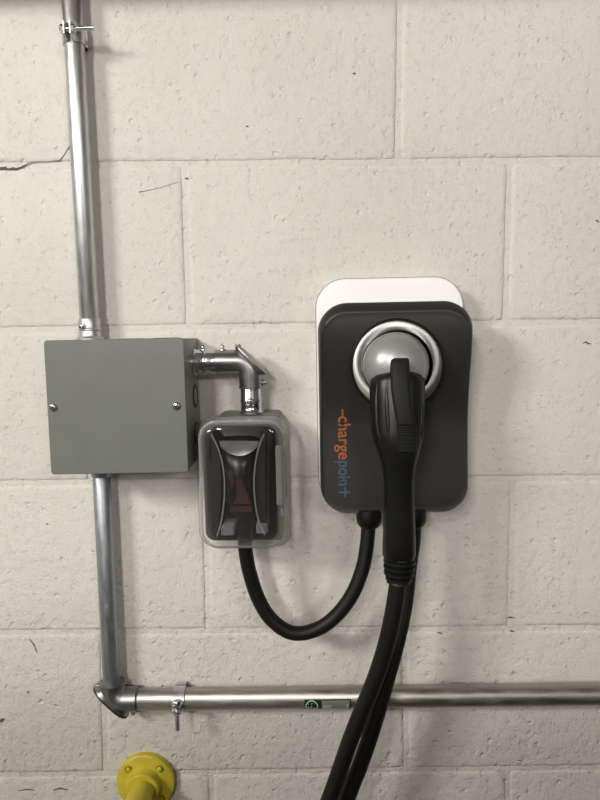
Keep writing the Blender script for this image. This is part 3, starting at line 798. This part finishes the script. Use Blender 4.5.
# glands under the charger
for gx, gr, nm in ((369, 0.0158, 0), (413.5, 0.0158, 1)):
    p0 = at(gx, 514, 0.055); p0.z = cz0+0.006
    bm = bmesh.new()
    lathe(bm, p0, -EZ, [(0, gr*0.95), (0.008, gr), (0.012, gr), (0.018, gr*0.93), (0.0225, gr*0.74), (0.0240, gr*0.60)], 32)
    obj('cable_gland', bm, M['black'], t)
# lettering, reading downwards
def lettering(body, y0, y1, xl, xr, mt, parent, base_px=None, off=0.012, asc=None):
    """place text between pixel rows y0..y1; x from baseline (left) to cap height (right)"""
    bm = text_bm(body, off, 1.0); X0, X1, Y0, Y1 = bounds(bm)
    ref = text_bm('x', off); _, _, rx0, rx1 = bounds(ref); ref.free()
    d0 = 0.0605
    for v in bm.verts:
        fx = (v.co.x-X0)/(X1-X0); fy = (v.co.y-rx0)/(rx1-rx0)     # 0 baseline, 1 x-height
        p = at(xl+(xr-xl)*fy, y0+(y1-y0)*fx, d0); p.y = -(front(p.z)+0.0003)
        v.co = p
    return obj('lettering', bm, M[mt], parent, smooth=False)
def bar(x0, x1, y0, y1, mt, parent, name='lettering'):
    bm = bmesh.new(); vs = []
    for x, y in ((x0, y0), (x1, y0), (x1, y1), (x0, y1)):
        p = at(x, y, 0.0605); p.y = -(front(p.z)+0.0003); vs.append(bm.verts.new(p))
    bm.faces.new(vs); obj(name, bm, M[mt], parent, smooth=False)
lettering('charge', 416.2, 459.5, 338.2, 346.6, 'orange', cover)
bar(341.6, 343.4, 409, 416.8, 'orange', cover)
lettering('poin', 461.0, 485.2, 338.4, 346.6, 'blue', cover)
bar(344.3, 346.0, 487, 497, 'blue', cover)          # arm running on from the n into the plus
bar(338.6, 350.0, 491.0, 492.8, 'blue', cover)

# ------------------------------------------------------------ charging connector hanging in the holster, with its cable
t = thing('charging_connector', 'black charging connector with a silver domed head, plugged into the charger\'s round holster', 'charging connector', at(398, 480, 0.12))
dc_ = at(397.6, 366.0, 0.115)
bm = bmesh.new(); RD = 0.0376
prof = [(0.0760, 0.026), (0.0800, RD*0.93), (0.0900, RD*0.99), (0.100, RD)]
for i in range(1, 15):
    th = i/14*PI/2; prof.append((0.100+0.030*math.sin(th), RD*math.cos(th)))
lathe(bm, Vector((dc_.x, 0, dc_.z)), OUT, prof, 64)
obj('head_cap', bm, M['dome'], t, label='silver domed cap')
bm = bmesh.new()
section_loft(bm, [(390, 408, 370.5, 0.110, 0.022), (381, 416, 372, 0.110, 0.0255), (375, 421, 374.5, 0.110, 0.0275), (370.5, 425.5, 379.5, 0.110, 0.0285), (370, 426, 387, 0.111, 0.029), (371, 425.5, 400, 0.113, 0.030), (371.5, 425, 415, 0.116, 0.029), (371.5, 424.5, 430, 0.119, 0.028), (374, 423.5, 441, 0.121, 0.027), (378.5, 420.5, 453, 0.122, 0.025), (382.5, 417, 466, 0.123, 0.022), (384.5, 415, 480, 0.123, 0.019), (384.7, 415, 500, 0.123, 0.018), (384, 415.6, 525, 0.123, 0.018), (383.2, 416, 545, 0.123, 0.018), (383, 416, 556, 0.123, 0.018), (384.5, 414.5, 559, 0.123, 0.0165)], p_=2.5, seg=40)
obj('handle', bm, M['grip'], t, angle=60)
# raised strip over the head, running into the release button
bm = bmesh.new()
def strip(secs, seg_edge=0.3):
    rows = []
    for (xl, xr, y, df, db) in secs:
        A, B = at(xl, y, df), at(xr, y, df); w_ = B.x-A.x; z = (A.z+B.z)/2
        prof_ = [(0, db), (0.0, df-0.004), (0.08, df-0.0012), (0.22, df), (0.78, df), (0.92, df-0.0012), (1.0, df-0.004), (1.0, db)]
        rows.append([bm.verts.new((A.x+w_*f, -d, z)) for f, d in prof_])
    for p, q in zip(rows, rows[1:]): bridge(bm, p, q)
    bm.faces.new(rows[0]); bm.faces.new(rows[-1])
strip([(394, 408, 358.0, .131, .120), (391.8, 409.6, 360.0, .1345, .120), (391.3, 410, 364, .137, .120), (391.2, 410.5, 375, .1415, .12), (391.6, 411, 388, .1455, .12), (393, 412, 400, .1475, .12), (395, 414, 412, .1485, .12), (396.2, 416, 420, .1485, .12), (397, 417, 440, .148, .12), (398, 417, 452, .146, .12), (400, 415, 457, .142, .12)])
obj('latch_lever', bm, M['button'], t, angle=40)
bm = bmesh.new()
strip([(397.3, 417.3, 424, .1487, .13), (397.3, 417.5, 425, .1503, .13)])
rows = []
for k in range(10):
    y = 425.5+k*2.7
    for dy, dd in ((0, .1490), (0.5, .1512), (1.5, .1512), (2.0, .1490)): rows.append((397.3+k*0.06, 417.6, y+dy, dd, .13))
rows += [(399, 416.5, 453, .148, .13), (402, 414, 455, .145, .13)]
strip(rows)
obj('release_button', bm, M['button'], t, angle=30, label='ribbed thumb button')
# seam ridges on the sides of the head
for pts, rr_ in (([(377, 384, .131), (376.5, 405, .134), (377.5, 428, .137), (381, 442, .138), (387.5, 455, .135), (391, 470, .131)], 0.0028),
                ([(386.5, 382, .136), (387, 405, .140), (388.5, 428, .143), (391.5, 443, .143), (396, 458, .139), (398, 472, .135)], 0.0026),
                ([(419, 384, .131), (421, 405, .133), (421, 428, .136), (418.5, 444, .136), (412, 458, .135), (408, 472, .131)], 0.0026)):
    bm = bmesh.new(); sweep(bm, catmull([at(*q) for q in pts], 8), lambda s, rr_=rr_: rr_*min(1, 0.25+4*min(s, 1-s)), 14); obj('seam_ridge', bm, M['grip'], t)
# ribbed strain relief
hcx = at(400, 555, .123)
bm = bmesh.new(); zt = at(400, 556, .123).z; zbm = at(400, 583, .123).z; hh = zt-zbm
prof = [(0, .0165), (hh*.06, .0172)]
for k in range(4):
    t0 = 0.10+k*0.215; rk = (.0182, .0178, .0172, .0150)[k]
    prof += [(hh*t0, rk-.0022), (hh*(t0+.03), rk), (hh*(t0+.13), rk), (hh*(t0+.17), rk-.0022)]
prof += [(hh*.97, .0135), (hh, .0112)]
ax_ = (at(398.5, 583, .123)-hcx); ax_ = Vector((ax_.x, 0, ax_.z)).normalized()
top_ = Vector((at(399.8, 556, .123).x, -0.123, zt))
lathe(bm, top_, ax_, prof, 36)
obj('strain_relief', bm, M['black'], t)
# the cable: down from the handle, round a low loop above the floor and back up to the right gland
cpx = [(398.5, 574, .123), (395.5, 600, .122), (387.5, 640, .119), (375.5, 678, .115), (361.5, 712, .111), (349, 744, .108), (329.5, 799, .104)]
P1 = [at(*q) for q in cpx]
rpx = [(347, 799, .088), (359, 768, .087), (369.5, 738, .085), (379, 707, .084), (386.5, 680, .083), (396, 645, .080), (404.5, 605, .070), (409, 565, .060), (412.5, 540, .055), (413.5, 518, .055)]
P2 = [at(*q) for q in rpx]
e = P1[-1]; f = P2[0]
low = [e+Vector((-0.062, -0.004, -0.16)), e+Vector((-0.095, -0.03, -0.34)), e+Vector((-0.085, -0.06, -0.47)), e+Vector((-0.030, -0.07, -0.52)), e+Vector((0.020, -0.05, -0.46)), e+Vector((0.005, -0.01, -0.32)), f+Vector((-0.050, 0.0, -0.15))]
bm = bmesh.new(); sweep(bm, catmull(P1+low+P2, 10), 0.0100, 24)
obj('cable', bm, M['cable'], t, label='thick black charging cable, two runs hanging side by side')

# ------------------------------------------------------------ yellow flange and pipe at the bottom left
fc = at(144.5, 784.5, 0.012)
t = thing('pipe_flange', 'yellow-painted round pipe flange on the wall at the lower left corner', 'pipe flange', Vector((fc.x, 0, fc.z)))
fr = 31.5/sc_at(0.012)
bm = bmesh.new()
lathe(bm, Vector((fc.x, 0, fc.z)), OUT, [(0, fr*0.99), (0.0065, fr), (0.0085, fr*0.985), (0.0100, fr*0.93), (0.0108, fr*0.70), (0.0125, fr*0.60), (0.017, fr*0.555), (0.023, fr*0.545), (0.0245, fr*0.51), (0.0245, fr*0.42)], 64)
fl = obj('flange_plate', bm, M['yellow'], t)
for sx in (-1, 1):
    for sz in (-1, 1):
        p = Vector((fc.x+sx*fr*0.53, -0.0108, fc.z+sz*fr*0.53))
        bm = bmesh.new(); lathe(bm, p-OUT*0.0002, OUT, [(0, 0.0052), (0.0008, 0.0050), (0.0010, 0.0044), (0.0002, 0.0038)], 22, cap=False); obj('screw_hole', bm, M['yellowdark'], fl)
        screw('flange_screw', p, OUT, 0.0036, t, 0.0022, 'yellow', slot=False)
# cast letters on the left rim
for ch, ang in (('O', 180), ('U', 207), ('I', 160), ('S', 228)):
    bm = text_bm(ch, 0.01); X0, X1, Y0, Y1 = bounds(bm); a_ = math.radians(ang)
    r_ = bmesh.ops.extrude_face_region(bm, geom=list(bm.faces))
    for v in [g for g in r_['geom'] if isinstance(g, bmesh.types.BMVert)]: v.co.z += 0.13
    s_ = 0.0062; rd = Vector((math.cos(a_), 0, math.sin(a_))); tg_ = Vector((-rd.z, 0, rd.x))
    cc = Vector((fc.x, -0.0100, fc.z))+rd*fr*0.78
    for v in bm.verts:
        v.co = cc+tg_*((v.co.x-(X0+X1)/2)*s_)*-1+rd*((v.co.y-(Y0+Y1)/2)*s_)+OUT*(v.co.z*s_)
    obj('cast_letter', bm, M['yellow'], fl, smooth=False)
t2 = thing('pipe', 'yellow pipe coming out of the yellow flange and turning down', 'pipe', Vector((fc.x, -0.06, fc.z)))
rp = fr*0.40
path = [Vector((fc.x, -0.0240, fc.z)), Vector((fc.x, -0.060, fc.z))]
for i in range(0, 10):
    th = i/9*PI/2; path.append(Vector((fc.x, -0.062-0.036*math.sin(th), fc.z-0.036*(1-math.cos(th)))))
path += [Vector((fc.x, -0.098, fc.z-0.08)), Vector((fc.x, -0.098, fc.z-0.3)), Vector((fc.x, -0.098, 0.0))]
bm = bmesh.new(); sweep(bm, path, rp, 32); obj('bent_tube', bm, M['yellow'], t2)
